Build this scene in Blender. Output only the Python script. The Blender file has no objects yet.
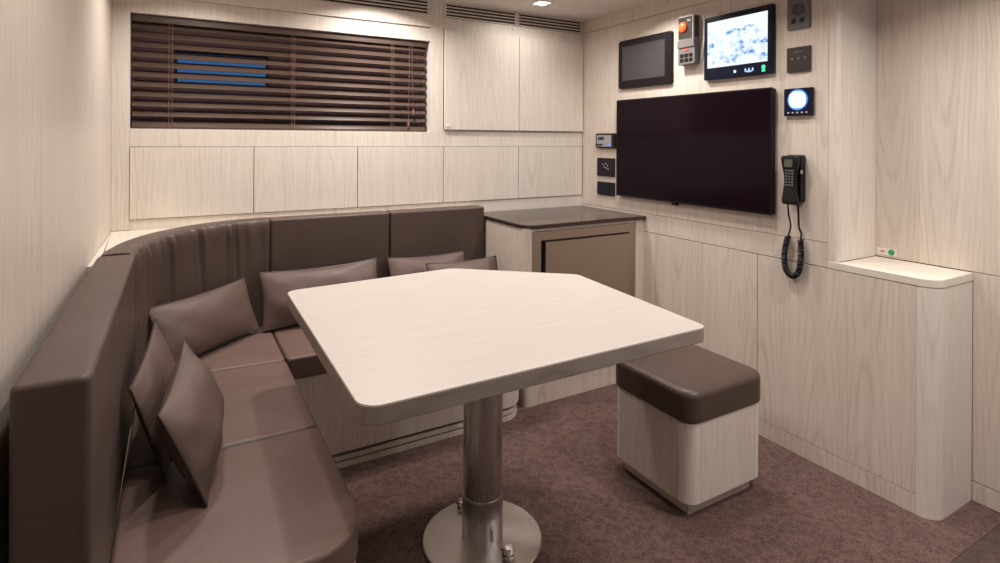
import bpy, bmesh, math, random
from mathutils import Vector, Matrix
random.seed(7)
sc = bpy.context.scene
col = sc.collection
PI = math.pi
W, D, LX, CZ = 2.155, 2.748, -0.229, 1.978   # right wall plane, back wall plane, left wall plane, ceiling height
RX = 2.415                                   # recessed part of the right wall

# ------------------------------------------------------------------ materials
class NT:
    def __init__(s, name):
        s.m = bpy.data.materials.new(name); s.m.use_nodes = True
        s.t = s.m.node_tree; s.b = s.t.nodes['Principled BSDF']
    def n(s, typ, **kw):
        x = s.t.nodes.new('ShaderNode' + typ)
        for k, v in kw.items(): setattr(x, k, v)
        return x
    def l(s, a, b): s.t.links.new(a, b)
    def put(s, sock, v):
        if isinstance(v, bpy.types.NodeSocket): s.l(v, sock)
        else: sock.default_value = v
    def math(s, op, a, b=0.0, c=0.0):
        x = s.n('Math', operation=op)
        for i, v in enumerate((a, b, c)): s.put(x.inputs[i], v)
        return x.outputs[0]
    def mix(s, f, a, b):
        x = s.n('Mix', data_type='RGBA')
        s.put(x.inputs[0], f)
        s.put(x.inputs[6], a if isinstance(a, bpy.types.NodeSocket) else (*a, 1))
        s.put(x.inputs[7], b if isinstance(b, bpy.types.NodeSocket) else (*b, 1))
        return x.outputs[2]
    def comb(s, x, y, z=0.0):
        c = s.n('CombineXYZ')
        for i, v in enumerate((x, y, z)): s.put(c.inputs[i], v)
        return c.outputs[0]
    def noise(s, vec, scale=1, detail=3, rough=.55):
        x = s.n('TexNoise'); x.inputs['Scale'].default_value = scale
        x.inputs['Detail'].default_value = detail; x.inputs['Roughness'].default_value = rough
        s.l(vec, x.inputs['Vector']); return x.outputs['Fac']
    def ramp(s, f, a, b, lo=0.0, hi=1.0):
        x = s.n('MapRange'); s.put(x.inputs[0], f)
        x.inputs[1].default_value = a; x.inputs[2].default_value = b
        x.inputs[3].default_value = lo; x.inputs[4].default_value = hi
        return x.outputs[0]
    def bump(s, h, strength=.2, dist=.002):
        x = s.n('Bump'); x.inputs['Strength'].default_value = strength; x.inputs['Distance'].default_value = dist
        s.l(h, x.inputs['Height']); s.l(x.outputs[0], s.b.inputs['Normal'])

def plain(name, c, rough=.5, metal=0.0, spec=.5, emit=None, estr=0.0, coat=0.0):
    k = NT(name); b = k.b
    b.inputs['Base Color'].default_value = (*c, 1); b.inputs['Roughness'].default_value = rough
    b.inputs['Metallic'].default_value = metal; b.inputs['Specular IOR Level'].default_value = spec
    b.inputs['Coat Weight'].default_value = coat; b.inputs['Coat Roughness'].default_value = .05
    if emit: b.inputs['Emission Color'].default_value = (*emit, 1); b.inputs['Emission Strength'].default_value = estr
    # slight procedural unevenness
    g = k.n('TexCoord'); nz = k.noise(g.outputs['Object'], 60, 2)
    k.l(k.ramp(nz, 0, 1, max(rough - .04, 0.02), rough + .04), b.inputs['Roughness'])
    return k.m

def wood(name, base, dark, along='z', rough=.42, contrast=1.0, coat=0.0):
    """limed ash: straight streaks with arched (plain-sawn) figures, grain along one axis"""
    k = NT(name); g = k.n('TexCoord'); sp = k.n('SeparateXYZ'); k.l(g.outputs['Object'], sp.inputs[0])
    X, Y, Z = sp.outputs; rnd = k.n('ObjectInfo').outputs['Random']
    if along == 'z': u = k.math('ADD', X, Y); w = Z
    elif along == 'x': u = k.math('ADD', Y, k.math('MULTIPLY', Z, .4)); w = X
    else: u = k.math('ADD', X, Z); w = Y
    u = k.math('ADD', u, k.math('MULTIPLY', rnd, 3.7)); w = k.math('ADD', w, k.math('MULTIPLY', rnd, 5.3))
    wob = k.noise(k.comb(k.math('MULTIPLY', u, 6), k.math('MULTIPLY', w, 1.3)), 1, 3)
    uw = k.math('ADD', u, k.math('MULTIPLY', k.math('SUBTRACT', wob, .5), .05))
    uc = k.math('SUBTRACT', k.math('PINGPONG', uw, .21), .085)
    h = k.math('ADD', .012, k.math('MULTIPLY', k.math('PINGPONG', w, 1.7), .05))
    r = k.math('SQRT', k.math('ADD', k.math('MULTIPLY', uc, uc), k.math('MULTIPLY', h, h)))
    r = k.math('ADD', r, k.math('MULTIPLY', k.math('SUBTRACT', wob, .5), .02))
    s = k.math('SINE', k.math('MULTIPLY', r, 2 * PI / .0125))
    ring = k.ramp(s, .35, 1.0, 0, 1)
    ring = k.math('MULTIPLY', ring, k.ramp(k.noise(k.comb(k.math('MULTIPLY', u, 9), k.math('MULTIPLY', w, 2.2), 3.0), 1, 2), .36, .68, .12, 1))
    fine = k.noise(k.comb(k.math('MULTIPLY', u, 260), k.math('MULTIPLY', w, 7)), 1, 3, .6)
    mid = k.noise(k.comb(k.math('MULTIPLY', u, 45), k.math('MULTIPLY', w, .9), 7.0), 1, 4, .6)
    f = k.math('ADD', k.math('MULTIPLY', ring, .42 * contrast), k.math('MULTIPLY', k.ramp(fine, .42, .72), .34 * contrast))
    f = k.math('ADD', f, k.math('MULTIPLY', k.ramp(mid, .38, .72), .30 * contrast))
    k.l(k.mix(f, base, dark), k.b.inputs['Base Color'])
    k.b.inputs['Roughness'].default_value = rough
    k.b.inputs['Coat Weight'].default_value = coat; k.b.inputs['Coat Roughness'].default_value = .25
    k.bump(fine, .12, .0006)
    return k.m

def leather(name, c, c2, rough=.42):
    k = NT(name); g = k.n('TexCoord'); o = g.outputs['Object']
    a = k.noise(o, 5, 3); f = k.noise(o, 420, 2); cr = k.noise(o, 14, 4)
    k.l(k.mix(k.ramp(a, .3, .7), c, c2), k.b.inputs['Base Color'])
    k.l(k.ramp(a, .3, .7, rough - .05, rough + .07), k.b.inputs['Roughness'])
    k.bump(k.math('ADD', k.math('MULTIPLY', f, .12), cr), .22, .006)
    k.b.inputs['Specular IOR Level'].default_value = .45
    return k.m

def carpet(name, c, c2):
    k = NT(name); g = k.n('TexCoord'); o = g.outputs['Object']; sp = k.n('SeparateXYZ'); k.l(o, sp.inputs[0])
    f = k.noise(o, 150, 3, .75); m = k.noise(o, 45, 3, .7); lo = k.noise(o, 2.5, 2)
    v = k.n('TexVoronoi'); v.inputs['Scale'].default_value = 42; k.l(o, v.inputs['Vector'])
    t = k.math('ADD', k.math('MULTIPLY', f, .88), k.math('MULTIPLY', m, .12))
    t = k.math('ADD', t, k.math('MULTIPLY', k.math('SUBTRACT', lo, .5), .12))
    t = k.math('ADD', t, k.math('MULTIPLY', k.math('SUBTRACT', v.outputs['Distance'], .4), .18))
    k.l(k.mix(k.ramp(t, .40, .62), c, c2), k.b.inputs['Base Color'])
    k.b.inputs['Roughness'].default_value = .95; k.b.inputs['Specular IOR Level'].default_value = .15
    k.b.inputs['Sheen Weight'].default_value = .15
    k.bump(t, .7, .006)
    return k.m

def steel(name, c, rough, along='z', rings=False):
    k = NT(name); g = k.n('TexCoord'); sp = k.n('SeparateXYZ'); k.l(g.outputs['Object'], sp.inputs[0])
    X, Y, Z = sp.outputs
    if rings:
        rr = k.math('SQRT', k.math('ADD', k.math('MULTIPLY', X, X), k.math('MULTIPLY', Y, Y))); v = k.comb(k.math('MULTIPLY', rr, 900), 0.0)
    elif along == 'z': v = k.comb(k.math('MULTIPLY', k.math('ADD', X, Y), 600), k.math('MULTIPLY', Z, 5))
    else: v = k.comb(k.math('MULTIPLY', Z, 600), k.math('MULTIPLY', X, 5))
    nz = k.noise(v, 1, 2)
    k.b.inputs['Base Color'].default_value = (*c, 1); k.b.inputs['Metallic'].default_value = 1
    k.l(k.ramp(nz, .3, .7, rough - .05, rough + .06), k.b.inputs['Roughness'])
    k.b.inputs['Anisotropic'].default_value = .4
    k.bump(nz, .05, .0004)
    return k.m

def screen_picture(name):
    """bright pale-blue mosaic of small camera pictures"""
    k = NT(name); g = k.n('TexCoord'); sp = k.n('SeparateXYZ'); k.l(g.outputs['Object'], sp.inputs[0])
    _, Y, Z = sp.outputs
    v = k.comb(k.math('MULTIPLY', Y, 24), k.math('MULTIPLY', Z, 30), 1.7)
    n1 = k.noise(v, 1, 5, .75); n2 = k.noise(k.comb(k.math('MULTIPLY', Y, 11), k.math('MULTIPLY', Z, 16), 4.0), 1, 2)
    inside = k.math('MULTIPLY', k.math('GREATER_THAN', Z, -.095), k.math('LESS_THAN', Z, .062))
    m = k.math('MULTIPLY', k.math('MULTIPLY', k.ramp(n1, .46, .60), k.ramp(n2, .40, .54)), inside)
    c = k.mix(m, (.80, .92, 1.0), (.03, .20, .55))
    k.b.inputs['Base Color'].default_value = (.02, .02, .03, 1); k.b.inputs['Roughness'].default_value = .15
    k.l(c, k.b.inputs['Emission Color']); k.b.inputs['Emission Strength'].default_value = .95
    return k.m

M = {}
M['wood'] = wood('limed_ash', (.70, .625, .555), (.44, .35, .285), contrast=.85)
M['wood_back'] = wood('limed_ash_pale', (.76, .70, .63), (.50, .41, .335), contrast=.7)
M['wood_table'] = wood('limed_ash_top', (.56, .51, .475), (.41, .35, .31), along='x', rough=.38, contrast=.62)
M['wood_edge_shade'] = wood('limed_ash_edge_shade', (.33, .275, .235), (.20, .16, .135), along='x', contrast=1.0)  # darkened ash; the shade on the table edge is in this colour
M['wood_lay'] = wood('limed_ash_flat', (.76, .70, .62), (.52, .43, .35), along='y', contrast=.7)
M['dark_veneer'] = wood('dark_veneer', (.12, .08, .062), (.06, .04, .03))
M['dark_gap'] = plain('dark_gap', (.05, .035, .025), .9)
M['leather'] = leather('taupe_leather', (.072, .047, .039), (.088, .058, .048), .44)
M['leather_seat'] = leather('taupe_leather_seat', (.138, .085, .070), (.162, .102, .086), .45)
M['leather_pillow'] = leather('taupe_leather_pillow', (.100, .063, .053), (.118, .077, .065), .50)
M['leather_dark'] = leather('brown_leather', (.060, .038, .030), (.078, .050, .040), .40)
M['piping'] = plain('piping', (.035, .024, .02), .45)
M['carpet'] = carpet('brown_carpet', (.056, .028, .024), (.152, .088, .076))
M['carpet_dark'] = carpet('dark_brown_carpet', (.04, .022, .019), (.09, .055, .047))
M['ceiling'] = plain('ceiling_cream', (.80, .75, .70), .7)
M['steel'] = steel('brushed_steel', (.62, .60, .60), .27)
M['steel_base'] = steel('turned_steel', (.56, .50, .47), .36, rings=True)
M['steel_fridge'] = steel('brushed_steel_flat', (.46, .375, .31), .36, along='x')
M['chrome'] = plain('chrome', (.78, .75, .72), .14, 1.0)
M['counter'] = plain('dark_wenge_lacquer', (.038, .022, .017), .20, coat=.1)
M['slat'] = wood('walnut_slat', (.095, .060, .046), (.045, .027, .022), along='x', rough=.38)
M['cord'] = plain('tan_cord', (.20, .11, .065), .8)
M['black'] = plain('black_plastic', (.009, .008, .010), .4, spec=.3)
M['bezel'] = plain('dark_bezel', (.010, .007, .008), .35, spec=.22)
M['tv'] = plain('tv_glass', (.009, .004, .007), .13, spec=.10)
M['tabscreen'] = plain('grey_screen', (.060, .058, .060), .2, spec=.25)
M['navy'] = plain('navy_bezel', (.004, .006, .020), .25, spec=.3)
M['grey'] = plain('grey_plastic', (.15, .14, .135), .5)
M['outlet'] = plain('outlet_recess', (.075, .062, .06), .6)
M['pale_grey'] = plain('pale_grey_plastic', (.50, .47, .45), .5)
M['dim_mark'] = plain('dim_mark', (.20, .19, .19), .5)
M['grey_dark'] = plain('dark_grey_plastic', (.13, .12, .122), .5)
M['lcd'] = plain('lcd_face', (.34, .34, .36), .35)
M['brownplate'] = plain('brown_black_plate', (.030, .020, .019), .4)
M['white'] = plain('white_plastic', (.80, .78, .75), .45)
M['orange'] = plain('orange_lens', (.85, .16, .04), .3)
M['red'] = plain('red_mark', (.55, .06, .04), .5)
M['green'] = plain('green_dot', (.03, .34, .12), .5)
M['mark'] = plain('pale_mark', (.45, .45, .46), .5)
M['greenlit'] = plain('green_icon', (.02, .3, .1), .4, emit=(.05, .8, .3), estr=1.2)
M['paleblue'] = plain('icon_blue', (.2, .3, .45), .4, emit=(.45, .65, 1), estr=.8)
M['bluelit'] = plain('blue_icon', (.03, .07, .35), .4, emit=(.1, .25, 1), estr=.8)
M['dial'] = plain('lit_dial', (.9, .95, 1), .3, emit=(.82, .93, 1.0), estr=2.0)
M['halo'] = plain('blue_ring', (.02, .1, .5), .3, emit=(.03, .20, .95), estr=.9)
M['phonelcd'] = plain('phone_lcd', (.10, .105, .075), .3)
M['lamp'] = plain('lamp_lens', (1, .95, .88), .4, emit=(1, .94, .86), estr=14)
M['picture'] = screen_picture('camera_mosaic')
M['nightglass'] = plain('dark_hull', (.34, .22, .25), .5)
g = NT('added_pane_glass'); g.b.inputs['Base Color'].default_value = (.85, .92, 1, 1); g.b.inputs['Roughness'].default_value = .02
g.b.inputs['Transmission Weight'].default_value = 1; g.b.inputs['IOR'].default_value = 1.2; M['glass'] = g.m

# ------------------------------------------------------------------ mesh helpers
def bmn(): return bmesh.new()
def box(bm, x0, x1, y0, y1, z0, z1, bev=0.0, seg=2):
    r = bmesh.ops.create_cube(bm, size=1.0)['verts']
    for v in r:
        v.co = Vector(((x0 + x1) / 2 + v.co.x * (x1 - x0), (y0 + y1) / 2 + v.co.y * (y1 - y0), (z0 + z1) / 2 + v.co.z * (z1 - z0)))
    if bev > 0:
        es = list({e for v in r for e in v.link_edges})
        bmesh.ops.bevel(bm, geom=es, offset=min(bev, .49 * min(x1 - x0, y1 - y0, z1 - z0)), segments=seg, affect='EDGES', profile=.5)
    return bm
def B(*a, **k): return box(bmn(), *a, **k)

def rpoly(pts, n=6):
    """polygon with rounded corners; pts = (x, y, radius)"""
    out = []; N = len(pts)
    for i in range(N):
        p = Vector(pts[i][:2]); a = Vector(pts[i - 1][:2]); b = Vector(pts[(i + 1) % N][:2]); r = pts[i][2]
        if r <= 0: out.append(p); continue
        da = (a - p).normalized(); db = (b - p).normalized()
        ang = da.angle(db); d = r / math.tan(ang / 2); cen = p + (da + db).normalized() * (r / math.sin(ang / 2))
        s = p + da * d - cen; e = p + db * d - cen; th = s.angle_signed(e)
        for k in range(n + 1):
            out.append(cen + Matrix.Rotation(-th * k / n, 2) @ s)
    return out
def area2(p): return sum(p[i - 1].x * p[i].y - p[i].x * p[i - 1].y for i in range(len(p)))
def offset(pts, d):
    """inset a counter-clockwise outline by d"""
    o = []; N = len(pts)
    for i in range(N):
        a = (pts[i] - pts[i - 1]); b = (pts[(i + 1) % N] - pts[i])
        na = Vector((-a.y, a.x)).normalized(); nb = Vector((-b.y, b.x)).normalized()
        m = na + nb
        m = m / max(m.length_squared, .3) * 2
        o.append(pts[i] + m * d)
    return o
def loft(bm, rings, cap0=True, cap1=True):
    vs = [[bm.verts.new(p) for p in r] for r in rings]; N = len(vs[0])
    for a, b in zip(vs, vs[1:]):
        for i in range(N):
            bm.faces.new((a[i], a[(i + 1) % N], b[(i + 1) % N], b[i]))
    if cap0: bm.faces.new(list(reversed(vs[0])))
    if cap1: bm.faces.new(vs[-1])
    return bm
def prism(bm, pts, z0, z1, r0=0.0, r1=0.0, seg=3, ax='z', crown=0.0, cin=.0):
    """upright solid on an outline, edges rounded by r0 (bottom) / r1 (top); crown lifts the middle of the top"""
    pts = [Vector(p[:2]) for p in pts]
    if area2(pts) < 0: pts.reverse()
    rings = []
    def ring(d, z):
        q = offset(pts, d) if d else pts
        rings.append([Vector((p.x, p.y, z)) for p in q])
    if r0 > 0:
        for k in range(seg): a = PI / 2 * k / seg; ring(r0 * (1 - math.sin(a)), z0 + r0 * (1 - math.cos(a)))
    ring(0, z0 + r0); ring(0, z1 - r1)
    if r1 > 0:
        for k in range(1, seg + 1): a = PI / 2 * k / seg; ring(r1 * (1 - math.cos(a)), z1 - r1 + r1 * math.sin(a))
    if crown:
        q0 = offset(pts, r1) if r1 else pts
        cc = sum(q0, Vector((0, 0))) / len(q0)
        for t in (.06, .14, .26, .42, .6, .8, .96):
            rings.append([Vector((p.x + (cc.x - p.x) * t, p.y + (cc.y - p.y) * t, z1 + crown * math.sin(min(1, t * 1.4) * PI / 2))) for p in q0])
    if ax == 'x': rings = [[Vector((p.z, p.x, p.y)) for p in r] for r in rings]   # outline in (y, z)
    elif ax == 'y': rings = [[Vector((p.y, p.z, p.x)) for p in r] for r in rings]  # outline in (z, x)
    return loft(bm, rings)
def rr(x0, x1, y0, y1, r, n=5): return rpoly([(x0, y0, r), (x1, y0, r), (x1, y1, r), (x0, y1, r)], n)
def lathe(bm, prof, cx, cy, cz=0.0, n=48, axis='z'):
    rings = []
    for r, z in prof:
        ring = []
        for i in range(n):
            a = 2 * PI * i / n
            if axis == 'z': ring.append(Vector((cx + r * math.cos(a), cy + r * math.sin(a), cz + z)))
            else: ring.append(Vector((cx - z, cy + r * math.cos(a) * -1, cz + r * math.sin(a))))   # towards -x
        rings.append(ring)
    return loft(bm, rings)
def tube(bm, pts, r, n=8, closed=False):
    pts = [Vector(p) for p in pts]; rings = []; N = len(pts); up = None
    for i, p in enumerate(pts):
        a = pts[i - 1] if (i > 0 or closed) else p; b = pts[(i + 1) % N] if (i < N - 1 or closed) else p
        t = (b - a).normalized()
        if up is None: up = t.orthogonal().normalized()
        up = (up - t * up.dot(t)).normalized(); s = t.cross(up)
        rings.append([p + r * (math.cos(2 * PI * k / n) * up + math.sin(2 * PI * k / n) * s) for k in range(n)])
    if closed: rings.append(rings[0]); 
    return loft(bm, rings, not closed, not closed)
def quarter(c, rx, ry, a0, a1, n=16):
    return [Vector((c[0] + rx * math.cos(a0 + (a1 - a0) * k / n), c[1] + ry * math.sin(a0 + (a1 - a0) * k / n))) for k in range(n + 1)]

def obj(name, bm, mat, parent=None, angle=32, kind=None, label=None):
    bmesh.ops.recalc_face_normals(bm, faces=bm.faces[:])
    me = bpy.data.meshes.new(name)
    if parent is not None:
        w = parent['_w']; off = Vector(w); 
        for v in bm.verts: v.co -= off
    bm.to_mesh(me); bm.free()
    for p in me.polygons: p.use_smooth = True
    me.set_sharp_from_angle(angle=math.radians(angle))
    me.materials.append(M[mat] if isinstance(mat, str) else mat)
    o = bpy.data.objects.new(name, me); col.objects.link(o)
    if parent is not None:
        o.parent = parent; root = parent
        pw = Vector(parent['_w'])
        o['_w'] = parent['_w']
        if parent.type == 'MESH': o.location = (0, 0, 0)
    wn = o.modifiers.new('weighted_normal', 'WEIGHTED_NORMAL'); wn.keep_sharp = True; wn.weight = 90
    if kind: o['kind'] = kind
    if label: o['label'] = label
    return o
def thing(name, loc, label, cat, group=None):
    o = bpy.data.objects.new(name, None); col.objects.link(o); o.location = loc; o.empty_display_size = .05
    o['label'] = label; o['category'] = cat; o['_w'] = [float(v) for v in loc]
    if group: o['group'] = group
    return o
def struct(name, bm, mat): return obj(name, bm, mat, None, kind='structure')

# ------------------------------------------------------------------ room shell
struct('floor', B(LX - .1, RX + .12, .787, D + .02, -.06, 0), 'carpet')
struct('floor_near', B(LX - .1, RX + .12, -1.25, .785, -.06, 0), 'carpet_dark')  # near strip of floor in darker carpet colours
struct('ceiling', B(LX - .1, RX + .12, -1.25, D + .2, CZ, CZ + .06), 'ceiling')
struct('wall_left', B(LX - .1, LX - .006, -1.25, D + .2, 0, CZ), 'dark_gap')
tn = [0]
def trim(bm, mat='wood'):
    tn[0] += 1
    return struct('trim_%d' % tn[0], bm, mat)
trim(B(LX - .006, LX, 1.4015, D, 0, CZ, bev=.001), 'wood')
trim(B(LX - .006, LX, -1.25, 1.3985, 0, CZ, bev=.001), 'wood')
struct('wall_front', B(LX - .1, RX + .12, -1.33, -1.25, 0, CZ), 'dark_veneer')  # unseen wall, its veneer made dark to cut bounce light

# right wall, television part: dark core and flush panels
struct('wall_right', B(W + .012, RX + .12, 1.24, D + .2, 0, CZ), 'dark_gap')
def rpan(y0, y1, z0, z1, mat='wood'): trim(B(W, W + .012, y0, y1, z0, z1, bev=.0012), mat)
rpan(1.2445, D, .8635, 1.900)
rpan(1.2445, D, 1.9025, CZ)
rpan(1.2445, D, .7685, .8615)
rpan(1.5445, 2.131, .0675, .7655)
rpan(2.1335, D, .0675, .7655)
rpan(1.5445, D, 0, .0655)
# corner of the television wall where the recess begins
trim(prism(bmn(), rpoly([(W, 1.2430, 0), (W, 1.205, .022), (RX, 1.205, 0), (RX, 1.2430, 0)]), .7965, CZ), 'wood_back')
# recessed part nearer the camera
struct('wall_right_recess', B(RX + .012, RX + .12, -1.25, 1.24, 0, CZ), 'dark_gap')
def qpan(y0, y1, z0, z1): trim(B(RX, RX + .012, y0, y1, z0, z1, bev=.0012))
qpan(-1.25, 1.205, .7975, CZ); qpan(-1.25, .887, .069, .7955)
struct('baseboard_right', B(RX, RX + .012, -1.25, .887, 0, .066, bev=.001), 'wood')

# back wall with the window opening
ox0, ox1, oz0, oz1 = -.168, 1.150, 1.288, 1.764
struct('wall_back', B(LX - .1, W + .05, D + .012, D + .10, 0, oz0 - .02), 'dark_gap')
struct('wall_back_upper', B(ox1 + .02, W + .05, D + .012, D + .10, oz0 - .02, CZ), 'dark_gap')
struct('wall_back_left', B(LX - .1, ox0 - .02, D + .012, D + .10, oz0 - .02, CZ), 'dark_gap')
struct('wall_back_head', B(ox0 - .02, ox1 + .02, D + .012, D + .10, oz1 + .02, CZ), 'dark_gap')
def bpan(x0, x1, z0, z1, front=0.0, mat='wood_back'): trim(B(x0, x1, D - front, D + .012, z0, z1, bev=.0012), mat)
bpan(LX, ox0, .8728, CZ)                               # strip beside the window
bpan(ox0, W, 1.2135, oz0)                             # rail between window and lower lockers
bpan(ox0, W, .80, .914)                               # strip below the lower lockers
bpan(ox1, 1.2255, oz0, CZ)                            # stile between window and upper lockers
bpan(ox0, ox1, oz1, 1.835)                            # window head
bpan(ox0, ox1 - .003, 1.8365, 1.8985, .012)           # pelmet board above the window
bpan(1.2255, 2.151, 1.8365, 1.8985, 0)                # rail above the upper lockers
bpan(1.2255, 2.151, oz0, 1.300, 0)
bpan(2.1505, W, 1.2135, CZ, 0)
# window reveal
rv = bmn()
box(rv, ox0 - .018, ox0, D + .012, D + .10, oz0 - .018, oz1 + .018); box(rv, ox1, ox1 + .018, D + .012, D + .10, oz0 - .018, oz1 + .018)
box(rv, ox0, ox1, D + .012, D + .10, oz0 - .018, oz0); box(rv, ox0, ox1, D + .012, D + .10, oz1, oz1 + .018)
struct('trim_window_reveal', rv, 'white')
# hull behind the blind, with a small pane added to show blue between slats
wx0, wx1, wz0, wz1 = .0, .362, 1.475, 1.625
hw = bmn()
box(hw, ox0 - .018, wx0, D + .10, D + .12, oz0 - .02, oz1 + .02); box(hw, wx1, ox1 + .018, D + .10, D + .12, oz0 - .02, oz1 + .02)
box(hw, wx0, wx1, D + .10, D + .12, oz0 - .02, wz0); box(hw, wx0, wx1, D + .10, D + .12, wz1, oz1 + .02)
struct('wall_hull', hw, 'nightglass')
win = struct('added_pane', B(wx0, wx1, D + .108, D + .112, wz0, wz1), 'glass')
wf = bmn()
for a in ((wx0 - .008, wx1 + .008, wz0 - .008, wz0), (wx0 - .008, wx1 + .008, wz1, wz1 + .008), (wx0 - .008, wx0, wz0, wz1), (wx1, wx1 + .008, wz0, wz1)):
    box(wf, a[0], a[1], D + .094, D + .101, a[2], a[3])
win['_w'] = [0.0, 0.0, 0.0]
obj('added_pane_frame', wf, 'black', win)

# ------------------------------------------------------------------ lockers on the back wall
def locker(x0, x1, z0, z1, name, label, group, proud, under, button=False):
    t = thing(name, ((x0 + x1) / 2, D, z0), label, 'locker', group)
    obj('carcass', B(x0 + .006, x1 - .006, D - .001, D + .011, z0 + .006, z1 - .006), 'dark_gap', t)
    d = obj('door', B(x0 + .0015, x1 - .0015, D - proud, D - .001, z0, z1, bev=.0015), 'wood_back', t)
    if button:
        b = B(x0 + .010, x0 + .032, D - proud - .004, D - proud, z0 + .012, z0 + .034, bev=.002)
        obj('push_latch', b, 'white', d, label='small white push latch')
    return t
locker(1.227, 1.691, 1.302, 1.835, 'wall_locker', 'pale ash overhead locker beside the blind with white latch at its corner', 'overhead lockers', .014, True, True)
locker(1.691, 2.151, 1.302, 1.835, 'wall_locker', 'pale ash overhead locker next to the screen wall, above the dark counter', 'overhead lockers', .014, True)
xs = (-.168, .300, .768, 1.227, 1.693, 2.151)
lb = ('low pale ash locker in the corner by the left wall under the blind',
      'low pale ash locker under the blind, second from the left wall corner',
      'low pale ash locker under the right end of the blind',
      'low pale ash locker under the overhead locker with the white latch',
      'low pale ash locker directly above the dark counter')
for i in range(5): locker(xs[i], xs[i + 1], .916, 1.2115, 'low_locker', lb[i], 'row of low lockers above the sofa', .006, True)

# ------------------------------------------------------------------ air grilles above
def grille(x0, x1, label):
    t = thing('air_grille', ((x0 + x1) / 2, D, 1.90), label, 'air vent', 'air grilles under the ceiling')
    obj('backing', B(x0, x1, D + .004, D + .0115, 1.9005, CZ - .0005), 'dark_gap', t)
    zz = [1.9005 + i * (CZ - .0010 - 1.9005 - .0072) / 4 for i in range(5)]
    for z in zz: obj('slat', B(x0 + .012, x1 - .012, D - .001, D + .002, z, z + .0072, bev=.0008), 'wood_back', t)
    for a in (x0 + .0005, x1 - .0125): obj('stile', B(a, a + .012, D - .004, D + .003, 1.9005, CZ - .0005, bev=.001), 'wood_back', t)
grille(ox0 + .002, ox1 - .004, 'long slotted ash air grille above the blind')
grille(1.227, 1.680, 'slotted ash air grille above the overhead locker with the white latch')
grille(1.682, 2.149, 'slotted ash air grille in the corner next to the screen wall')
bm = bmn(); lathe(bm, [(.008, 0), (.008, .004), (.005, .008)], 0, 0, 0, 16)
for v in bm.verts: v.co = Vector((1.655 + v.co.x, D - .0005 - v.co.z, 1.880 + v.co.y))
sn = obj('sensor', bm, 'white'); sn['label'] = 'tiny white round sensor on the rail under the air grille'; sn['category'] = 'sensor'

# ------------------------------------------------------------------ venetian blind
yb = D + .040
t = thing('venetian_blind', ((ox0 + ox1) / 2, yb, oz0), 'dark brown wooden venetian blind in the window above the sofa', 'blind')
obj('headrail', B(ox0 + .006, ox1 - .012, yb - .022, yb + .022, oz1 - .032, oz1 - .001, bev=.003), 'slat', t)
n = 11; pitch = .0410; tilt = math.radians(42); w2 = .0225
for i in range(n):
    zc = oz0 + .026 + i * pitch
    bm = bmn(); ring0 = []
    prof = []
    for s in range(7):
        a = -1 + s / 3; prof.append((a * w2, .0022 * (1 - a * a) + .0013))
    for s in range(6, -1, -1):
        a = -1 + s / 3; prof.append((a * w2, .0022 * (1 - a * a) - .0013))
    rings = []
    for x in (ox0 + .006, ox1 - .014):
        rings.append([Vector((x, yb + p * math.cos(tilt) - q * math.sin(tilt), zc + p * math.sin(tilt) + q * math.cos(tilt))) for p, q in prof])
    loft(bm, rings); obj('slat', bm, 'slat', t)
obj('bottom_rail', B(ox0 + .006, ox1 - .014, yb - .020, yb + .020, oz0 + .0005, oz0 + .012, bev=.003), 'slat', t)
for x in (-.025, .47, .95):
    for dx in (-.006, .006):
        obj('ladder_cord', tube(bmn(), [(x + dx, yb - .0235, oz1 - .03), (x + dx, yb - .0235, oz0 + .004)], .0011, 6), 'cord', t)
for x0_, x1_, z in ((1.04, 1.035, 1.345), (1.055, 1.062, 1.405)):
    pc = obj('pull_cord', tube(bmn(), [(x0_, yb - .027, oz1 - .03), (x0_, yb - .028, 1.6), (x1_, yb - .029, z)], .0012, 6), 'cord', t)
    bm = lathe(bmn(), [(.002, 0), (.006, -.008), (.0065, -.026), (.003, -.032)], x1_, yb - .029, z, 12); obj('tassel', bm, 'cord', pc)

# ------------------------------------------------------------------ fridge cabinet in the far right corner
fx0, fx1, fy = 1.412, W - .001, 2.217
t = thing('fridge_cabinet', (1.78, 2.48, 0), 'pale ash corner cabinet housing the steel fridge under the dark counter', 'cabinet')
obj('side_panel', prism(bmn(), rpoly([(fx0, fy, .022), (fx0 + .032, fy, 0), (fx0 + .032, D - .002, 0), (fx0, D - .002, 0)]), 0, .832), 'wood', t)
obj('side_panel', B(2.096, fx1, fy, D - .002, .0, .832, bev=.001), 'wood', t)
obj('top_rail', B(fx0 + .0325, 2.0955, fy, fy + .02, .819, .832), 'wood', t)
obj('plinth', B(fx0 + .0325, 2.0955, fy, fy + .02, 0, .100, bev=.001), 'wood', t)
obj('back_panel', B(fx0 + .0325, 2.0955, D - .014, D - .002, 0, .832), 'dark_gap', t)
t = thing('refrigerator', (1.77, 2.45, .101), 'built-in steel fridge with a brushed door in the corner cabinet', 'fridge')
obj('body', B(1.442, 2.094, fy + .03, D - .04, .103, .816), 'dark_gap', t)
bm = bmn(); box(bm, 1.442, 1.500, fy + .004, fy + .03, .103, .816, .001); box(bm, 1.500, 2.094, fy + .004, fy + .03, .772, .816, .001)
box(bm, 2.052, 2.094, fy + .004, fy + .03, .103, .772, .001)
obj('door_frame', bm, 'steel_fridge', t)
d = obj('door', B(1.519, 2.0505, fy - .006, fy + .03, .106, .7645, bev=.002), 'steel_fridge', t)
obj('grip_recess', B(1.5005, 1.5185, fy + .016, fy + .029, .106, .7715), 'black', d, label='black grip gap along the door edge')
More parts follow.
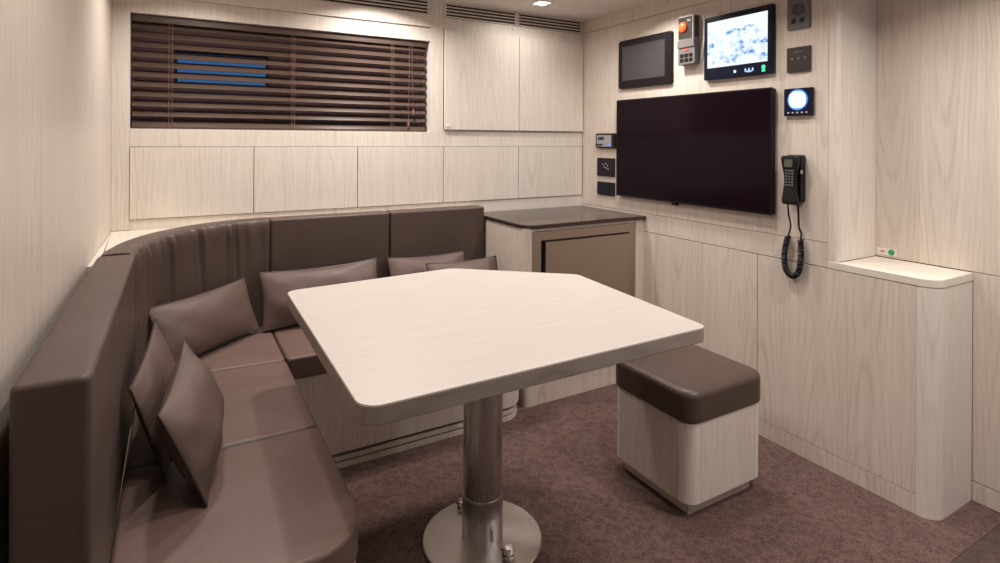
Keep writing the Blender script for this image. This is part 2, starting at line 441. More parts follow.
obj('gasket', B(1.519, 2.032, fy + .004, fy + .029, .765, .7715), 'black', d)
ct = prism(bmn(), rpoly([(1.404, 2.203, .07), (fx1, 2.203, .0), (fx1, D - .001, 0), (1.404, D - .001, 0)], 10), .8325, .851, .004, .005)
ct = obj('countertop', ct, 'counter'); ct['label'] = 'glossy dark brown countertop with a rounded corner on the fridge cabinet'; ct['category'] = 'countertop'

# ------------------------------------------------------------------ corner sofa
sofa = thing('corner_sofa', (.35, 1.9, 0), 'brown leather L-shaped corner sofa on a pale ash base, built around the table', 'sofa')
SZ = .46
# wooden base, ledge, kick
bo = [(LX + .002, 1.12, 0), (.338, 1.12, .10), (.338, 2.152, 0), (1.385, 2.152, .11), (1.385, D - .004, 0), (LX + .002, D - .004, 0)]
obj('base', prism(bmn(), rpoly(bo, 8), .058, .372, .002, .002), 'wood', sofa)
bk = [(LX + .006, 1.125, 0), (.334, 1.125, .10), (.334, 2.154, 0), (1.372, 2.154, .10), (1.37, D - .01, 0), (LX + .006, D - .01, 0)]
obj('plinth', prism(bmn(), rpoly(bk, 8), 0, .021), 'wood', sofa)
obj('plinth', prism(bmn(), rpoly(bk, 8), .029, .046), 'wood', sofa)
obj('shadow_gap', prism(bmn(), offset(rpoly(bk, 8), .012) if area2(rpoly(bk, 8)) > 0 else rpoly(bk, 8), .001, .0575), 'dark_gap', sofa)
# ledge behind the backrest, meeting both walls
outer = quarter((.345, 2.02), .545, .68, PI, PI / 2, 18)
lp = [Vector((LX + .001, 2.035))] + [Vector((-.199, 2.035))] + outer + [Vector((1.401, 2.70)), Vector((1.401, D - .002)), Vector((LX + .001, D - .002))]
obj('ledge', prism(bmn(), lp, .845, .872, 0, .002), 'wood_lay', sofa)
# seat cushions
def seat(pts, n=6):
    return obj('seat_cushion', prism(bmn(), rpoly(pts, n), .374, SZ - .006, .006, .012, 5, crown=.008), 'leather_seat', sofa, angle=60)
x_in = -.1068
s1 = seat([(x_in, 1.10, .02), (.345, 1.10, .13), (.345, 1.610, .0135), (x_in, 1.616, .0135)], 10)
s2 = seat([(x_in, 1.620, .0135), (.345, 1.614, .0135), (.345, 2.142, .0135), (x_in, 2.180, .0135)])
s3 = seat([(x_in, 2.184, .0135), (.3445, 2.146, .02), (.3445, 2.598, .0135), (.12, 2.50, .05), (-.06, 2.32, .05)])
s4 = seat([(.3485, 2.146, .0135), (.868, 2.146, .0135), (.868, 2.598, .0135), (.3485, 2.598, .0135)])
s5 = seat([(.872, 2.146, .0135), (1.392, 2.146, .10), (1.392, 2.598, .0135), (.872, 2.598, .0135)], 10)
def pipe(pts, z, par, r=.0032): obj('piping', tube(bmn(), [(p.x, p.y, z) for p in pts], r, 6), 'piping', par)
e1 = offset(rpoly([(x_in, 1.10, .02), (.345, 1.10, .13), (.345, 1.610, .012), (x_in, 1.616, .012)], 10), .0075) if area2(rpoly([(x_in, 1.10, .02), (.345, 1.10, .13), (.345, 1.610, .012), (x_in, 1.616, .012)], 10)) > 0 else None
if e1:
    e1 = [p for p in e1 if p.y < 1.60 and p.x > x_in + .012]
    pipe(e1, SZ - .0125, s1)
# backrest pads
for seam in ([(x_in + .01, 1.6165), (.333, 1.6120)], [(x_in + .01, 2.182), (.333, 2.1440)], [(.3465, 2.158), (.3465, 2.585)], [(.870, 2.158), (.870, 2.585)]):
    obj('seam', tube(bmn(), [(p[0], p[1], SZ - .0105) for p in seam], .0030, 6), 'piping', sofa)
BZ = .902
def pad(pts, n=6):
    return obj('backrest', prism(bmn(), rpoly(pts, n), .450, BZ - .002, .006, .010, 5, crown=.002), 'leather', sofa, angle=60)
b1 = pad([(-.203, 1.020, .012), (-.107, 1.020, .016), (-.107, 2.030, .012), (-.203, 2.030, .012)])
b3 = pad([(.352, 2.602, .012), (.885, 2.602, .012), (.885, 2.700, .012), (.352, 2.700, .012)])
b4 = pad([(.890, 2.602, .012), (1.401, 2.602, .012), (1.401, 2.700, .012), (.890, 2.700, .012)])
# curved corner pad with gathered pleats along its upper inside
bm = bmn(); rings = []; NA = 110
H0, H1 = .452, BZ
for i in range(NA + 1):
    a = PI - (PI / 2) * i / NA
    ca, sa = math.cos(a), math.sin(a)
    pin = Vector((.348 + .455 * ca, 2.034 + .568 * sa)); pout = Vector((.348 + .552 * ca, 2.034 + .664 * sa))
    if i == 0: pass
    fr = i / NA; env = math.sin(PI * fr) ** .7
    ring = []
    prof = []   # (0 inner .. 1 outer, z)
    prof += [(0.0, z) for z in (H0, .50, .55, .60, .65, .70, .75, .80, .84, .865)]
    prof += [(.03, .886), (.09, .897), (.18, BZ), (.5, BZ + .002), (.82, BZ), (.93, .896), (1.0, .88), (1.0, H0)]
    for q, z in prof:
        p = pin.lerp(pout, q)
        if q < .12 and z > H0:
            g = max(0.0, min(1.0, (z - .56) / .28)) * (1 if z < .88 else .5)
            amp = .012 * g * env
            wv = math.sin(fr * 92 + 1.3 * math.sin(fr * 31) + (z - .9) * 5) * .7 + .5 * math.sin(fr * 57 + 2)
            nrm = (pin - pout).normalized()
            p = p + nrm * (amp * wv)
        ring.append(Vector((p.x, p.y, z)))
    rings.append(ring)
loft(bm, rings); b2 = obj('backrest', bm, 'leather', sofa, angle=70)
# seams that run along the top edges of the pads
obj('piping', tube(bmn(), [(-.1115, 1.032, .8955), (-.1115, 2.02, .8955)], .0025, 6), 'piping', b1)
obj('piping', tube(bmn(), [(-.190, 1.0235, .8935), (-.120, 1.0235, .8935)], .0025, 6), 'piping', b1)

# ------------------------------------------------------------------ loose pillows
def pillow(x, y, yaw, lean, roll, w, h, th, label, seed, zb=.465):
    rg = random.Random(seed); ph = [rg.uniform(0, 6) for _ in range(6)]
    u = Vector((math.cos(yaw), math.sin(yaw), 0)); n = Vector((math.sin(yaw), -math.cos(yaw), 0))
    v = Vector((0, 0, 1)) * math.cos(lean) - n * math.sin(lean); nn = u.cross(v)
    u2 = u * math.cos(roll) + v * math.sin(roll); v2 = -u * math.sin(roll) + v * math.cos(roll)
    base = Vector((x, y, zb + abs(math.sin(roll)) * w / 2))
    c = base + v2 * h / 2
    bm = bmn(); NX, NY = 30, 18; grid = {}
    def P(a, b, side):
        fx, fy = a * w / 2 * (1 - .045 * (1 - b * b)), b * h / 2 * (1 - .09 * (1 - a * a))
        d = ((1 - a * a) * (1 - b * b)) ** .60 * (1 - .35 * a * a * b * b)
        wr = 1 + .06 * math.sin(5 * a + ph[0] + 2 * b) + .06 * math.sin(9 * a * b + ph[1]) + .09 * math.sin(13 * (a + .5 * b) + ph[2]) * abs(a) ** 2 + .07 * math.sin(15 * (b - .6 * a) + ph[3]) * abs(b) ** 2
        return Vector((fx, fy, side * th / 2 * d * wr))
    vs = {}
    for side in (1, -1):
        for i in range(NX + 1):
            for j in range(NY + 1):
                a = math.sin(-PI / 2 + PI * i / NX); b = math.sin(-PI / 2 + PI * j / NY)
                edge = i in (0, NX) or j in (0, NY)
                key = (i, j, 0 if edge else side)
                if key not in vs: vs[key] = bm.verts.new(P(a, b, side if not edge else 0))
    for side in (1, -1):
        for i in range(NX):
            for j in range(NY):
                q = []
                for (k, l) in ((i, j), (i + 1, j), (i + 1, j + 1), (i, j + 1)):
                    e = k in (0, NX) or l in (0, NY); q.append(vs[(k, l, 0 if e else side)])
                if side < 0: q.reverse()
                try: bm.faces.new(q)
                except ValueError: pass
    o = obj('pillow', bm, 'leather_pillow', None, angle=180)
    rim = [P(math.sin(-PI / 2 + PI * i / NX), -1, 0) for i in range(NX)] + [P(1, math.sin(-PI / 2 + PI * j / NY), 0) for j in range(NY)] + \
          [P(math.sin(PI / 2 - PI * i / NX), 1, 0) for i in range(NX)] + [P(-1, math.sin(PI / 2 - PI * j / NY), 0) for j in range(NY)]
    o['_w'] = [0.0, 0.0, 0.0]
    rim = [p for k, p in enumerate(rim) if (p - rim[k - 1]).length > .0015]
    obj('piping', tube(bmn(), rim, .0028, 6, True), 'piping', o)
    mat = Matrix.Identity(4)
    mat.col[0][:3] = u2; mat.col[1][:3] = v2; mat.col[2][:3] = u2.cross(v2); mat.col[3][:3] = c
    o.matrix_world = mat
    o['label'] = label; o['category'] = 'pillow'; o['group'] = 'leather pillows on the corner sofa'
    return o
pillow(.131, 2.325, .752, .36, .002, .452, .216, .085, 'brown leather pillow lying back in the curved sofa corner', 1, .474)
pillow(.552, 2.455, -.080, .38, .035, .497, .236, .105, 'long brown leather pillow against the back rest by the curved corner, behind the tabletop edge', 2)
pillow(1.061, 2.490, -.018, .36, -.007, .40, .235, .090, 'leather pillow behind the tabletop, partly hidden by another pillow in front', 3)
pillow(1.192, 2.355, -.006, .40, 0, .372, .225, .095, 'leather pillow nearest the fridge cabinet, in front of another pillow', 4)
pillow(-.002, 1.745, 1.49, .30, .03, .491, .235, .066, 'brown leather pillow leaning on the left back rest, behind the upright front pillow', 5)
pillow(.083, 1.545, 1.409, .386, .085, .39, .232, .115, 'front brown leather pillow standing on the left seat, its tip pointing down at the camera', 6)

# ------------------------------------------------------------------ table
tx, ty = .835, 1.556
t = thing('dining_table', (tx, ty, 0), 'pale ash five-sided table with a cut corner on a round steel pedestal', 'table')
tp = rpoly([(.303, 1.050, .045), (1.268, 1.058, .030), (1.325, 1.712, .035), (.945, 2.035, .06), (.318, 1.992, .040)], 8)
top = prism(bmn(), tp, .700, .7375, .003, .001, 3)
top = obj('tabletop', top, 'wood_edge_shade', t)
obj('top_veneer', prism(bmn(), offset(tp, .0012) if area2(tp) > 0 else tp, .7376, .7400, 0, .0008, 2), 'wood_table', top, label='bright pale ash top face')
obj('pedestal', lathe(bmn(), [(.0612, .15), (.0612, .699)], tx, ty), 'steel', t)
obj('collar', lathe(bmn(), [(.0635, .013), (.0635, .147), (.0625, .150), (.061, .150)], tx, ty), 'steel', t)
obj('mounting_plate', lathe(bmn(), [(.15, .688), (.15, .6995)], tx, ty), 'steel', t)
obj('base_plate', lathe(bmn(), [(.186, .0), (.186, .009), (.183, .012), (.064, .013)], tx, ty), 'steel_base', t)
for (kx, ky) in ((.861, 1.440), (.838, 1.700)):
    k = obj('locking_knob', lathe(bmn(), [(.017, .0125), (.017, .016), (.012, .018), (.012, .026)], kx, ky, n=24), 'chrome', t)
    obj('knob_cap', lathe(bmn(), [(.013, .0265), (.017, .028), (.017, .038), (.015, .041), (.006, .042)], kx, ky, n=24), 'chrome', k)
    obj('pin', tube(bmn(), [(kx - .016, ky + .004, .014), (kx - .016, ky + .004, .034), (kx - .022, ky + .004, .036)], .003, 8), 'black', k)

# ------------------------------------------------------------------ stool
sx0, sx1, sy0, sy1 = 1.453, 1.836, 1.284, 1.662
t = thing('cube_stool', ((sx0 + sx1) / 2, (sy0 + sy1) / 2, 0), 'square pale ash stool with a dark brown leather cushion, beside the table', 'stool')
obj('plinth', B(sx0 + .035, sx1 - .035, sy0 + .035, sy1 - .035, 0, .052, bev=.001), 'wood', t)
rC = .050
obj('core', prism(bmn(), rr(sx0 + .004, sx1 - .004, sy0 + .004, sy1 - .004, rC), .054, .316), 'dark_gap', t)
g2 = .0012
obj('side_panel', B(sx0, sx0 + .014, sy0 + rC + g2, sy1 - rC - g2, .052, .318, bev=.001), 'wood', t)
obj('side_panel', B(sx1 - .014, sx1, sy0 + rC + g2, sy1 - rC - g2, .052, .318, bev=.001), 'wood', t)
obj('side_panel', B(sx0 + rC + g2, sx1 - rC - g2, sy0, sy0 + .014, .052, .318, bev=.001), 'wood', t)
obj('side_panel', B(sx0 + rC + g2, sx1 - rC - g2, sy1 - .014, sy1, .052, .318, bev=.001), 'wood', t)
for cx, cy, a0 in ((sx0 + rC, sy0 + rC, PI), (sx1 - rC, sy0 + rC, 1.5 * PI), (sx1 - rC, sy1 - rC, 0), (sx0 + rC, sy1 - rC, PI / 2)):
    pts = quarter((cx, cy), rC, rC, a0, a0 + PI / 2, 10) + list(reversed(quarter((cx, cy), rC - .014, rC - .014, a0, a0 + PI / 2, 10)))
    obj('corner_post', prism(bmn(), pts, .052, .318), 'wood_back', t)
cu = prism(bmn(), rr(sx0 - .006, sx1 + .006, sy0 - .006, sy1 + .006, .055, 8), .320, .424, .006, .024, 5, crown=.010)
obj('cushion', cu, 'leather_dark', t, angle=60)

# ------------------------------------------------------------------ console under the recess on the right
t = thing('low_console', (2.28, 1.04, 0), 'pale ash low console with a rounded end and a ledge top at the right wall', 'console')
ey, er = .888, .058
obj('front_panel', B(W, W + .012, ey + er + .001, 1.5415, .0675, .7655, bev=.0012), 'wood', t)
obj('kick_board', B(W, W + .012, ey + er + .001, 1.5415, 0, .0655, bev=.001), 'wood', t)
obj('core', prism(bmn(), rpoly([(W + .0125, ey + .014, er - .013), (RX - .001, ey + .014, 0), (RX - .001, 1.2385, 0), (W + .0125, 1.2385, 0)]), 0, .7645), 'dark_gap', t)
cp = quarter((W + er, ey + er), er, er, PI, 1.5 * PI, 12) + [Vector((RX - .0005, ey)), Vector((RX - .0005, ey + .013)), Vector((W + er, ey + .013))] + list(reversed(quarter((W + er, ey + er), er - .012, er - .012, PI, 1.5 * PI, 12)))[1:]
obj('rounded_end', prism(bmn(), cp, 0, .7655), 'wood_back', t)
obj('ledge_top', prism(bmn(), rpoly([(W - .001, ey - .002, .060), (RX - .0005, ey - .002, 0), (RX - .0005, 1.2045, 0), (W + .012, 1.2045, 0), (W + .012, 1.2435, 0), (W - .001, 1.2435, 0)], 12), .7675, .7955, .001, .004), 'wood_lay', t)

# ------------------------------------------------------------------ devices on the television wall (facing -x)
def wy(y, d): return y * (W - d) / W
def wz(z, d): return 1.25 + (z - 1.25) * (W - d) / W
def plate(y0, y1, z0, z1, d, d0=0.0005, bev=.002, r=0.0):
    if r: return prism(bmn(), rr(y0, y1, z0, z1, r), W - d, W - d0, bev, 0, 3, ax='x')
    return B(W - d, W - d0, y0, y1, z0, z1, bev=bev)
def front(y0, y1, z0, z1, d, h=.0012): return B(W - d - h, W - d - .00005, y0, y1, z0, z1)

# television
d = .032
y0, y1, z0, z1 = wy(1.479, d), wy(2.441, d), wz(.939, d), wz(1.476, d)
t = thing('television', (W - .016, (y0 + y1) / 2, z0), 'large black flat screen television, switched off, on the right wall', 'television')
obj('housing', B(W - .024, W - .0005, y0 + .004, y1 - .004, z0 + .004, z1 - .004, bev=.003), 'black', t)
obj('bezel', B(W - d, W - .024, y0, y1, z0, z1, bev=.003), 'bezel', t)
obj('screen', front(y0 + .008, y1 - .008, z0 + .012, z1 - .008, d), 'tv', t)
ym = y0 + .56 * (y1 - y0)
obj('infrared_receiver', B(W - d + .004, W - .010, ym - .016, ym + .016, z0 - .012, z0 - .0005, bev=.003), 'black', t)
# switched-off touch panel
d = .016
y0, y1, z0, z1 = wy(2.032, d), wy(2.426, d), wz(1.537, d), wz(1.805, d)
t = thing('touch_panel', (W - .008, (y0 + y1) / 2, z0), 'small switched-off touch panel with a dark bezel and grey screen above the television', 'screen')
obj('bezel', plate(y0, y1, z0, z1, d, r=.016, bev=.003), 'bezel', t)
obj('screen', front(y0 + .045, y1 - .032, z0 + .042, z1 - .036, d), 'tabscreen', t)
# camera monitor
d = .022
y0, y1, z0, z1 = wy(1.479, d), wy(1.832, d), wz(1.533, d), wz(1.826, d)
t = thing('camera_monitor', (W - .011, (y0 + y1) / 2, z0), 'lit monitor showing a bright blue mosaic of camera pictures', 'monitor')
obj('bezel', plate(y0, y1, z0, z1, d, r=.006, bev=.003), 'navy', t)
yc, zc = (y0 + y1) / 2, (z0 + z1) / 2 + .014
s = B(W - d - .0015, W - d - .0001, y0 + .022, y1 - .022, z0 + .054, z1 - .026)
so = obj('screen', s, 'picture', t)
mesh = so.data
off = Vector((0, yc, zc)) - Vector(t['_w'])
for v in mesh.vertices: v.co = Vector((v.co.x, v.co.y - off.y, v.co.z - off.z))
so.location = (0, off.y, off.z)
bm = bmn()
for (cy, mm) in ((y0 + .040, 'greenlit'),):
    b = bmn(); lathe(b, [(.009, 0), (.009, .001)], W - d - .0001, cy, z0 + .031, 16, axis='x'); obj('status_icon', b, mm, t, label='green lit icon')
    obj('status_icon', front(cy - .008, cy + .008, z0 + .012, z0 + .020, d), mm, t)
b = bmn()
for k in range(5): box(b, W - d - .0012, W - d - .0001, y0 + .088 + k * .009, y0 + .094 + k * .009, z0 + (.020 if k in (0, 4) else .016), z0 + (.034 if k in (0, 4, 2) else .024))
obj('menu_icon', b, 'paleblue', t)
b = bmn(); lathe(b, [(.007, 0), (.007, .001)], W - d - .0001, y0 + .180, z0 + .026, 12, axis='x'); obj('menu_icon', b, 'paleblue', t)

# alarm call point and keypad between the two screens
d = .045
y0, y1, z0, z1 = 1.845, wy(1.990, d), wz(1.745, d), wz(1.862, d)
y0 = y1 - .092
t = thing('alarm_call_point', (W - .02, (y0 + y1) / 2, z0), 'small alarm box with an orange lens and dark faces, above the grey keypad', 'alarm')
obj('housing', B(W - d, W - .0005, y0, y1, z0, z1, bev=.004), 'pale_grey', t)
obj('face', front(y0 + .006, y1 - .004, z0 + .005, z1 - .008, d, .002), 'brownplate', t)
obj('side_cover', B(W - d + .008, W - .008, y0 - .002, y0 - .0001, z0 + .006, z1 - .006), 'brownplate', t)
obj('lens', lathe(bmn(), [(.026, .002), (.024, .010), (.016, .016), (.005, .018)], W - d, (y0 + y1) / 2 + .012, (z0 + z1) / 2 + .002, 24, axis='x'), 'orange', t, label='orange round lens')
obj('indicator', front(y0 + .016, y0 + .034, z1 - .030, z1 - .022, d + .002, .001), 'mark', t)
d = .040
y1 = wy(1.992, d); y0 = y1 - .104; z0, z1 = wz(1.622, d), wz(1.743, d)
t = thing('keypad', (W - .02, (y0 + y1) / 2, z0), 'grey keypad box with a flap and dark buttons under the orange alarm', 'keypad')
obj('housing', B(W - d, W - .0005, y0, y1, z0, z1, bev=.005), 'grey', t)
obj('flap', B(W - d - .006, W - d - .0002, y0 + .001, y1 - .001, z0 + .082, z1, bev=.002), 'grey', t)
obj('red_light', front(y0 + .040, y0 + .060, z0 + .064, z0 + .076, d, .002), 'red', t)
for r in range(2):
    for c in range(3): obj('button', B(W - d - .003, W - d - .0001, y0 + .014 + c * .027, y0 + .034 + c * .027, z0 + .014 + r * .022, z0 + .030 + r * .022, bev=.001), 'black', t)
cb = tube(bmn(), [(W - .005, 1.842, 1.85), (W - .006, 1.822, 1.82), (W - .006, 1.826, 1.72), (W - .006, 1.838, 1.64), (W - .004, 1.85, 1.62)], .0028, 8)
cb = obj('cable', cb, 'white'); cb['label'] = 'thin white cable bowed beside the alarm box and keypad'; cb['category'] = 'cable'

# column of plates right of the television
d = .010
y0, y1, z0, z1 = wy(1.320, d), wy(1.415, d), wz(1.700, d), wz(1.825, d)
t = thing('socket_plate', (W - .005, (y0 + y1) / 2, z0), 'grey socket plate with a round outlet and two square jacks, topmost of its column', 'socket')
obj('plate', B(W - d, W - .0005, y0, y1, z0, z1, bev=.002), 'grey_dark', t)
obj('outlet', lathe(bmn(), [(.025, 0), (.025, .002), (.021, .002), (.020, .0004)], W - d - .0001, (y0 + y1) / 2, z0 + .078, 28, axis='x'), 'outlet', t)
for yy in (.022, .056): obj('jack', front(y0 + yy, y0 + yy + .018, z0 + .024, z0 + .042, d, .002), 'black', t)
y0, y1, z0, z1 = wy(1.318, d), wy(1.415, d), wz(1.528, d), wz(1.628, d)
t = thing('switch_plate', (W - .005, (y0 + y1) / 2, z0), 'dark brown switch plate with three small marks, below the grey socket plate', 'switch')
obj('plate', B(W - d, W - .0005, y0, y1, z0, z1, bev=.002), 'brownplate', t)
for k in range(3): obj('touch_mark', front(y0 + .016 + k * .027, y0 + .024 + k * .027, z0 + .050, z0 + .057, d), 'dim_mark', t)
obj('caption', front(y0 + .030, y0 + .068, z0 + .078, z0 + .082, d), 'grey_dark', t)
d = .016
y0, y1, z0, z1 = wy(1.308, d), wy(1.427, d), wz(1.352, d), wz(1.463, d)
t = thing('thermostat', (W - .008, (y0 + y1) / 2, z0), 'black square control panel with a glowing white round dial', 'thermostat')
obj('housing', B(W - d, W - .0005, y0, y1, z0, z1, bev=.003), 'navy', t)
obj('dial_ring', lathe(bmn(), [(.042, 0), (.042, .0012)], W - d - .0001, (y0 + y1) / 2, z0 + .064, 36, axis='x'), 'halo', t, label='blue glowing ring')
obj('dial', prism(bmn(), rr((y0 + y1) / 2 - .034, (y0 + y1) / 2 + .034, z0 + .031, z0 + .097, .028, 8), W - d - .0030, W - d - .0014, 0, 0, ax='x'), 'dial', t, label='lit white dial')
for k in range(5): obj('touch_key', front(y0 + .018 + k * .019, y0 + .026 + k * .019, z0 + .010, z0 + .016, d), 'mark', t)

# left of the television
d = .018
y0, y1, z0, z1 = wy(2.456, d), wy(2.622, d), wz(1.203, d), wz(1.290, d)
t = thing('lcd_controller', (W - .009, (y0 + y1) / 2, z0), 'small grey-faced controller with a display, left of the television', 'controller')
obj('housing', plate(y0, y1, z0, z1, d, r=.010, bev=.003), 'black', t)
f = obj('face', front(y0 + .026, y1 - .012, z0 + .010, z1 - .010, d), 'lcd', t, label='grey face')
for (ya, za) in ((y1 - .076, z0 + .048), (y1 - .062, z0 + .014)):
    b = bmn()
    for k in range(4): box(b, W - d - .0022, W - d - .0013, ya + k * .013, ya + k * .013 + .010, za, za + (.018 if za > z0 + .03 else .012))
    obj('display_digits', b, 'black', f)
obj('status_light', front(y0 + .034, y0 + .048, z0 + .014, z0 + .030, d + .0012), 'bluelit', f, label='blue lit mark')
d = .010
y0, y1, z0, z1 = wy(2.459, d), wy(2.608, d), wz(1.041, d), wz(1.147, d)
t = thing('socket_plate', (W - .005, (y0 + y1) / 2, z0), 'black plate with small white marks between controller and plain black plate', 'socket')
obj('plate', B(W - d, W - .0005, y0, y1, z0, z1, bev=.002), 'black', t)
b = bmn()
for (a, c) in ((.050, .060), (.064, .070), (.078, .052), (.090, .066), (.064, .046), (.046, .040)): box(b, W - d - .001, W - d - .0001, y0 + a, y0 + a + .009, z0 + c, z0 + c + .006)
obj('marks', b, 'mark', t)
y0, y1, z0, z1 = wy(2.458, d), wy(2.607, d), wz(.931, d), wz(1.008, d)
t = thing('blank_plate', (W - .005, (y0 + y1) / 2, z0), 'plain black wall plate just above the countertop, left of the television', 'wall plate')
obj('plate', B(W - d, W - .0005, y0, y1, z0, z1, bev=.002), 'black', t)
obj('insert', B(W - d - .002, W - d - .0001, y0 + .036, y1 - .012, z0 + .010, z1 - .010, bev=.001), 'navy', t)

# telephone
d = .058
y0, y1, z0, z1 = 1.330, 1.398, 1.004, 1.194
t = thing('telephone', (W - .03, (y0 + y1) / 2, z0), 'black wall telephone with handset and coiled cord, right of the television', 'telephone')
cr = prism(bmn(), rr(y0 + .002, y1 - .002, z0 + .004, z1 + .002, .010), W - .030, W - .0005, .004, .001, 3, ax='x')
obj('cradle', cr, 'black', t)
# handset: thick ear and mouth ends with a slimmer waist
bm = bmn(); rings = []
for k in range(21):
    f = k / 20; z = z0 - .004 + f * (z1 - z0 + .002)
    wdt = .0285 + .0035 * math.cos(2 * PI * f) + (.004 * f); dep0 = .034 + (.006 if .18 < f < .80 else 0.0)
    dep1 = d + .004 * (math.cos(2 * PI * f)) - .002
    sh = 1 if 0 < k < 20 else .86
    yc = (y0 + y1) / 2 + .002
    rings.append([Vector((W - p[1], yc + p[0], z)) for p in [(v.x, v.y) for v in rr(-wdt * sh, wdt * sh, dep0, dep1 * (1 if sh == 1 else .96), .007, 4)]])
loft(bm, rings)
hs = obj('handset', bm, 'black', t, angle=50)
obj('display', B(W - d - .0022, W - d - .0009, y0 + .020, y1 - .014, z1 - .046, z1 - .016), 'phonelcd', hs, label='small greenish display')
b = bmn()
for r in range(6):
    for c in range(3): box(b, W - d - .0014, W - d + .004, y0 + .018 + c * .0125, y0 + .026 + c * .0125, z1 - .064 - r * .0115, z1 - .057 - r * .0115, .001)
obj('keypad_keys', b, 'grey_dark', hs)
obj('hook_latch', B(W - .036, W - .026, y0 - .0015, y0 + .0015, z1 - .072, z1 - .058, bev=.001), 'mark', t)
# cord: two straight leads joined by a hanging coiled loop
def sp(P, n=14):
    P = [Vector(p) for p in P]; out = []
    for i in range(len(P) - 1):
        a = P[max(i - 1, 0)]; b = P[i]; c = P[i + 1]; e = P[min(i + 2, len(P) - 1)]
        for k in range(n):
            s = k / n
            out.append(.5 * ((2 * b) + (c - a) * s + (2 * a - 5 * b + 4 * c - e) * s * s + (3 * b - a - 3 * c + e) * s ** 3))
    return out + [P[-1]]
xw = W - .020
lead1 = sp([(W - .045, 1.378, 1.002), (W - .042, 1.376, .96), (xw - .008, 1.376, .915), (xw - .004, 1.384, .885), (xw, 1.392, .868)])
lead2 = sp([(W - .018, 1.352, 1.005), (W - .018, 1.350, .95), (xw, 1.346, .91), (xw, 1.336, .885), (xw, 1.340, .862)])
coil = sp([(xw, 1.392, .868), (xw, 1.404, .82), (xw, 1.408, .77), (xw, 1.398, .727), (xw, 1.372, .712), (xw, 1.349, .730), (xw, 1.340, .77), (xw, 1.338, .82), (xw, 1.340, .862)], 40)
cord = obj('cord', tube(bmn(), lead1, .0032, 8), 'black', t)
obj('lead', tube(bmn(), lead2, .0040, 8), 'black', cord)
L = 0; hel = []
for i, p in enumerate(coil):
    if i: L += (p - coil[i - 1]).length
    tan = (coil[min(i + 1, len(coil) - 1)] - coil[max(i - 1, 0)]).normalized()
    e1 = Vector((1, 0, 0)); e2 = tan.cross(e1).normalized()
    hel.append((p, e1, e2, L))
pts = []
tot = hel[-1][3]; turns = 46
for i in range(len(hel) - 1):
    for s in range(3):
        f = s / 3; p = hel[i][0].lerp(hel[i + 1][0], f); l = hel[i][3] + f * (hel[i + 1][3] - hel[i][3])
        a = 2 * PI * turns * l / tot
        pts.append(p + .0088 * (math.cos(a) * hel[i][1] + math.sin(a) * hel[i][2]))
obj('coil', tube(bmn(), pts, .0034, 6), 'black', cord)

# sticker above the ledge
t = thing('sticker', (RX - .001, 1.16, .815), 'small white sticker with a green dot above the console ledge', 'sticker')
obj('backing', B(RX - .001, RX - .0001, 1.128, 1.199, .806, .832), 'white', t)
obj('dot', lathe(bmn(), [(.0115, 0), (.0115, .0006)], RX - .0011, 1.146, .819, 20, axis='x'), 'green', t, label='green dot')
obj('mark', B(RX - .0018, RX - .0011, 1.170, 1.186, .817, .822), 'red', t, label='small red mark')

# ------------------------------------------------------------------ ceiling downlights and light
def downlight(x, y, label):
    t = thing('downlight', (x, y, CZ - .001), label, 'ceiling light', 'ceiling downlights')
    b = bmn(); s = .045
    for a in ((-s, s, -s, -s + .012), (-s, s, s - .012, s), (-s, -s + .012, -s + .012, s - .012), (s - .012, s, -s + .012, s - .012)):
        box(b, x + a[0], x + a[1], y + a[2], y + a[3], CZ - .006, CZ - .0003, .001)
    obj('trim_frame', b, 'white', t)
    obj('lens', B(x - s + .0125, x + s - .0125, y - s + .0125, y + s - .0125, CZ - .004, CZ - .0005), 'lamp', t, label='glowing lens')
downlight(1.674, 2.483, 'square lit downlight in the ceiling above the fridge cabinet')
def lamp(x, y, e, size=.09, c=(1, .93, .868), spread=112):
    li = bpy.data.lights.new('ceiling_lamp', 'AREA'); li.shape = 'DISK'; li.size = size; li.energy = e; li.color = c
    li.spread = math.radians(spread)
    o = bpy.data.objects.new('ceiling_lamp', li); col.objects.link(o); o.location = (x, y, CZ - .012)
KE = 1.12
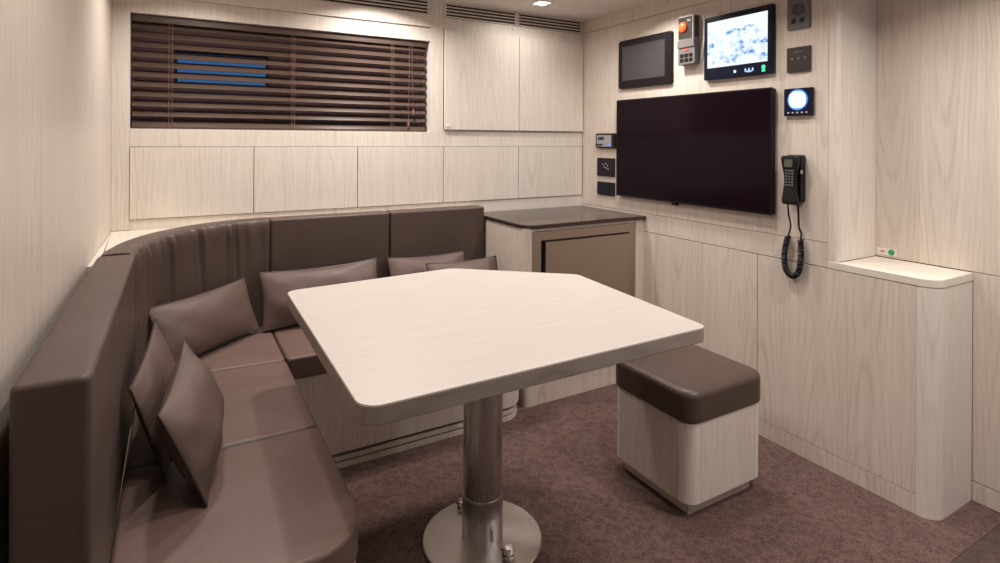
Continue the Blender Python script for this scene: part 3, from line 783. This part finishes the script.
for (x, y, e, sp_) in ((.10, 2.33, 4, 140), (.85, 2.46, 6.5, 150), (1.674, 2.483, 1.5, 160), (1.86, 2.00, 4.4, 140),
                  (.30, 1.25, 2.8, 140), (.12, 1.04, 1.7, 150), (1.60, 1.55, 3.4, 140), (1.85, .60, 7.5, 145), (1.10, .02, 3.5, 120), (2.05, -.1, 4.5, 130)):  # the weak one beside the near left wall is added to brighten it
    lamp(x, y, e * KE, spread=sp_)
# cool area light added behind the camera, its source unseen
li = bpy.data.lights.new('added_cool_light', 'AREA'); li.shape = 'RECTANGLE'; li.size = .9; li.size_y = 1.5; li.energy = 3; li.color = (.78, .88, 1)
o = bpy.data.objects.new('added_cool_light', li); col.objects.link(o); o.location = (1.75, -1.22, 1.15); o.rotation_euler = (math.radians(90), 0, 0)

wd = bpy.data.worlds.new('World'); sc.world = wd; wd.use_nodes = True
bg = wd.node_tree.nodes['Background']; bg.inputs[0].default_value = (.10, .28, .62, 1); bg.inputs[1].default_value = .32

# ------------------------------------------------------------------ camera
cam = bpy.data.cameras.new('camera'); co = bpy.data.objects.new('camera', cam); col.objects.link(co); sc.camera = co
f, th, y0c, roll = 564.0, math.radians(29.8), 139.7, .0052
Fv = Vector((math.sin(th), math.cos(th), 0)); Rv = Vector((math.cos(th), -math.sin(th), 0)); Uv = Vector((0, 0, 1))
R2 = Rv * math.cos(roll) + Uv * math.sin(roll); U2 = -Rv * math.sin(roll) + Uv * math.cos(roll)
m = Matrix.Identity(4)
m.col[0][:3] = R2; m.col[1][:3] = U2; m.col[2][:3] = -Fv; m.col[3][:3] = (0, 0, 1.25)
co.matrix_world = m
cam.sensor_fit = 'HORIZONTAL'; cam.sensor_width = 36; cam.lens = f / 1000 * 36
cam.shift_x = 0; cam.shift_y = (y0c - 281.5) / 1000
cam.clip_start = .02

for o in list(bpy.data.objects):
    if '_w' in o: del o['_w']
sc.view_settings.view_transform = 'Standard'; sc.view_settings.look = 'None'
sc.view_settings.gamma = 1; sc.view_settings.use_curve_mapping = False
sc.view_settings.exposure = 0.31
sc.cycles.use_denoising = True
sc.cycles.max_bounces = 10; sc.cycles.diffuse_bounces = 6
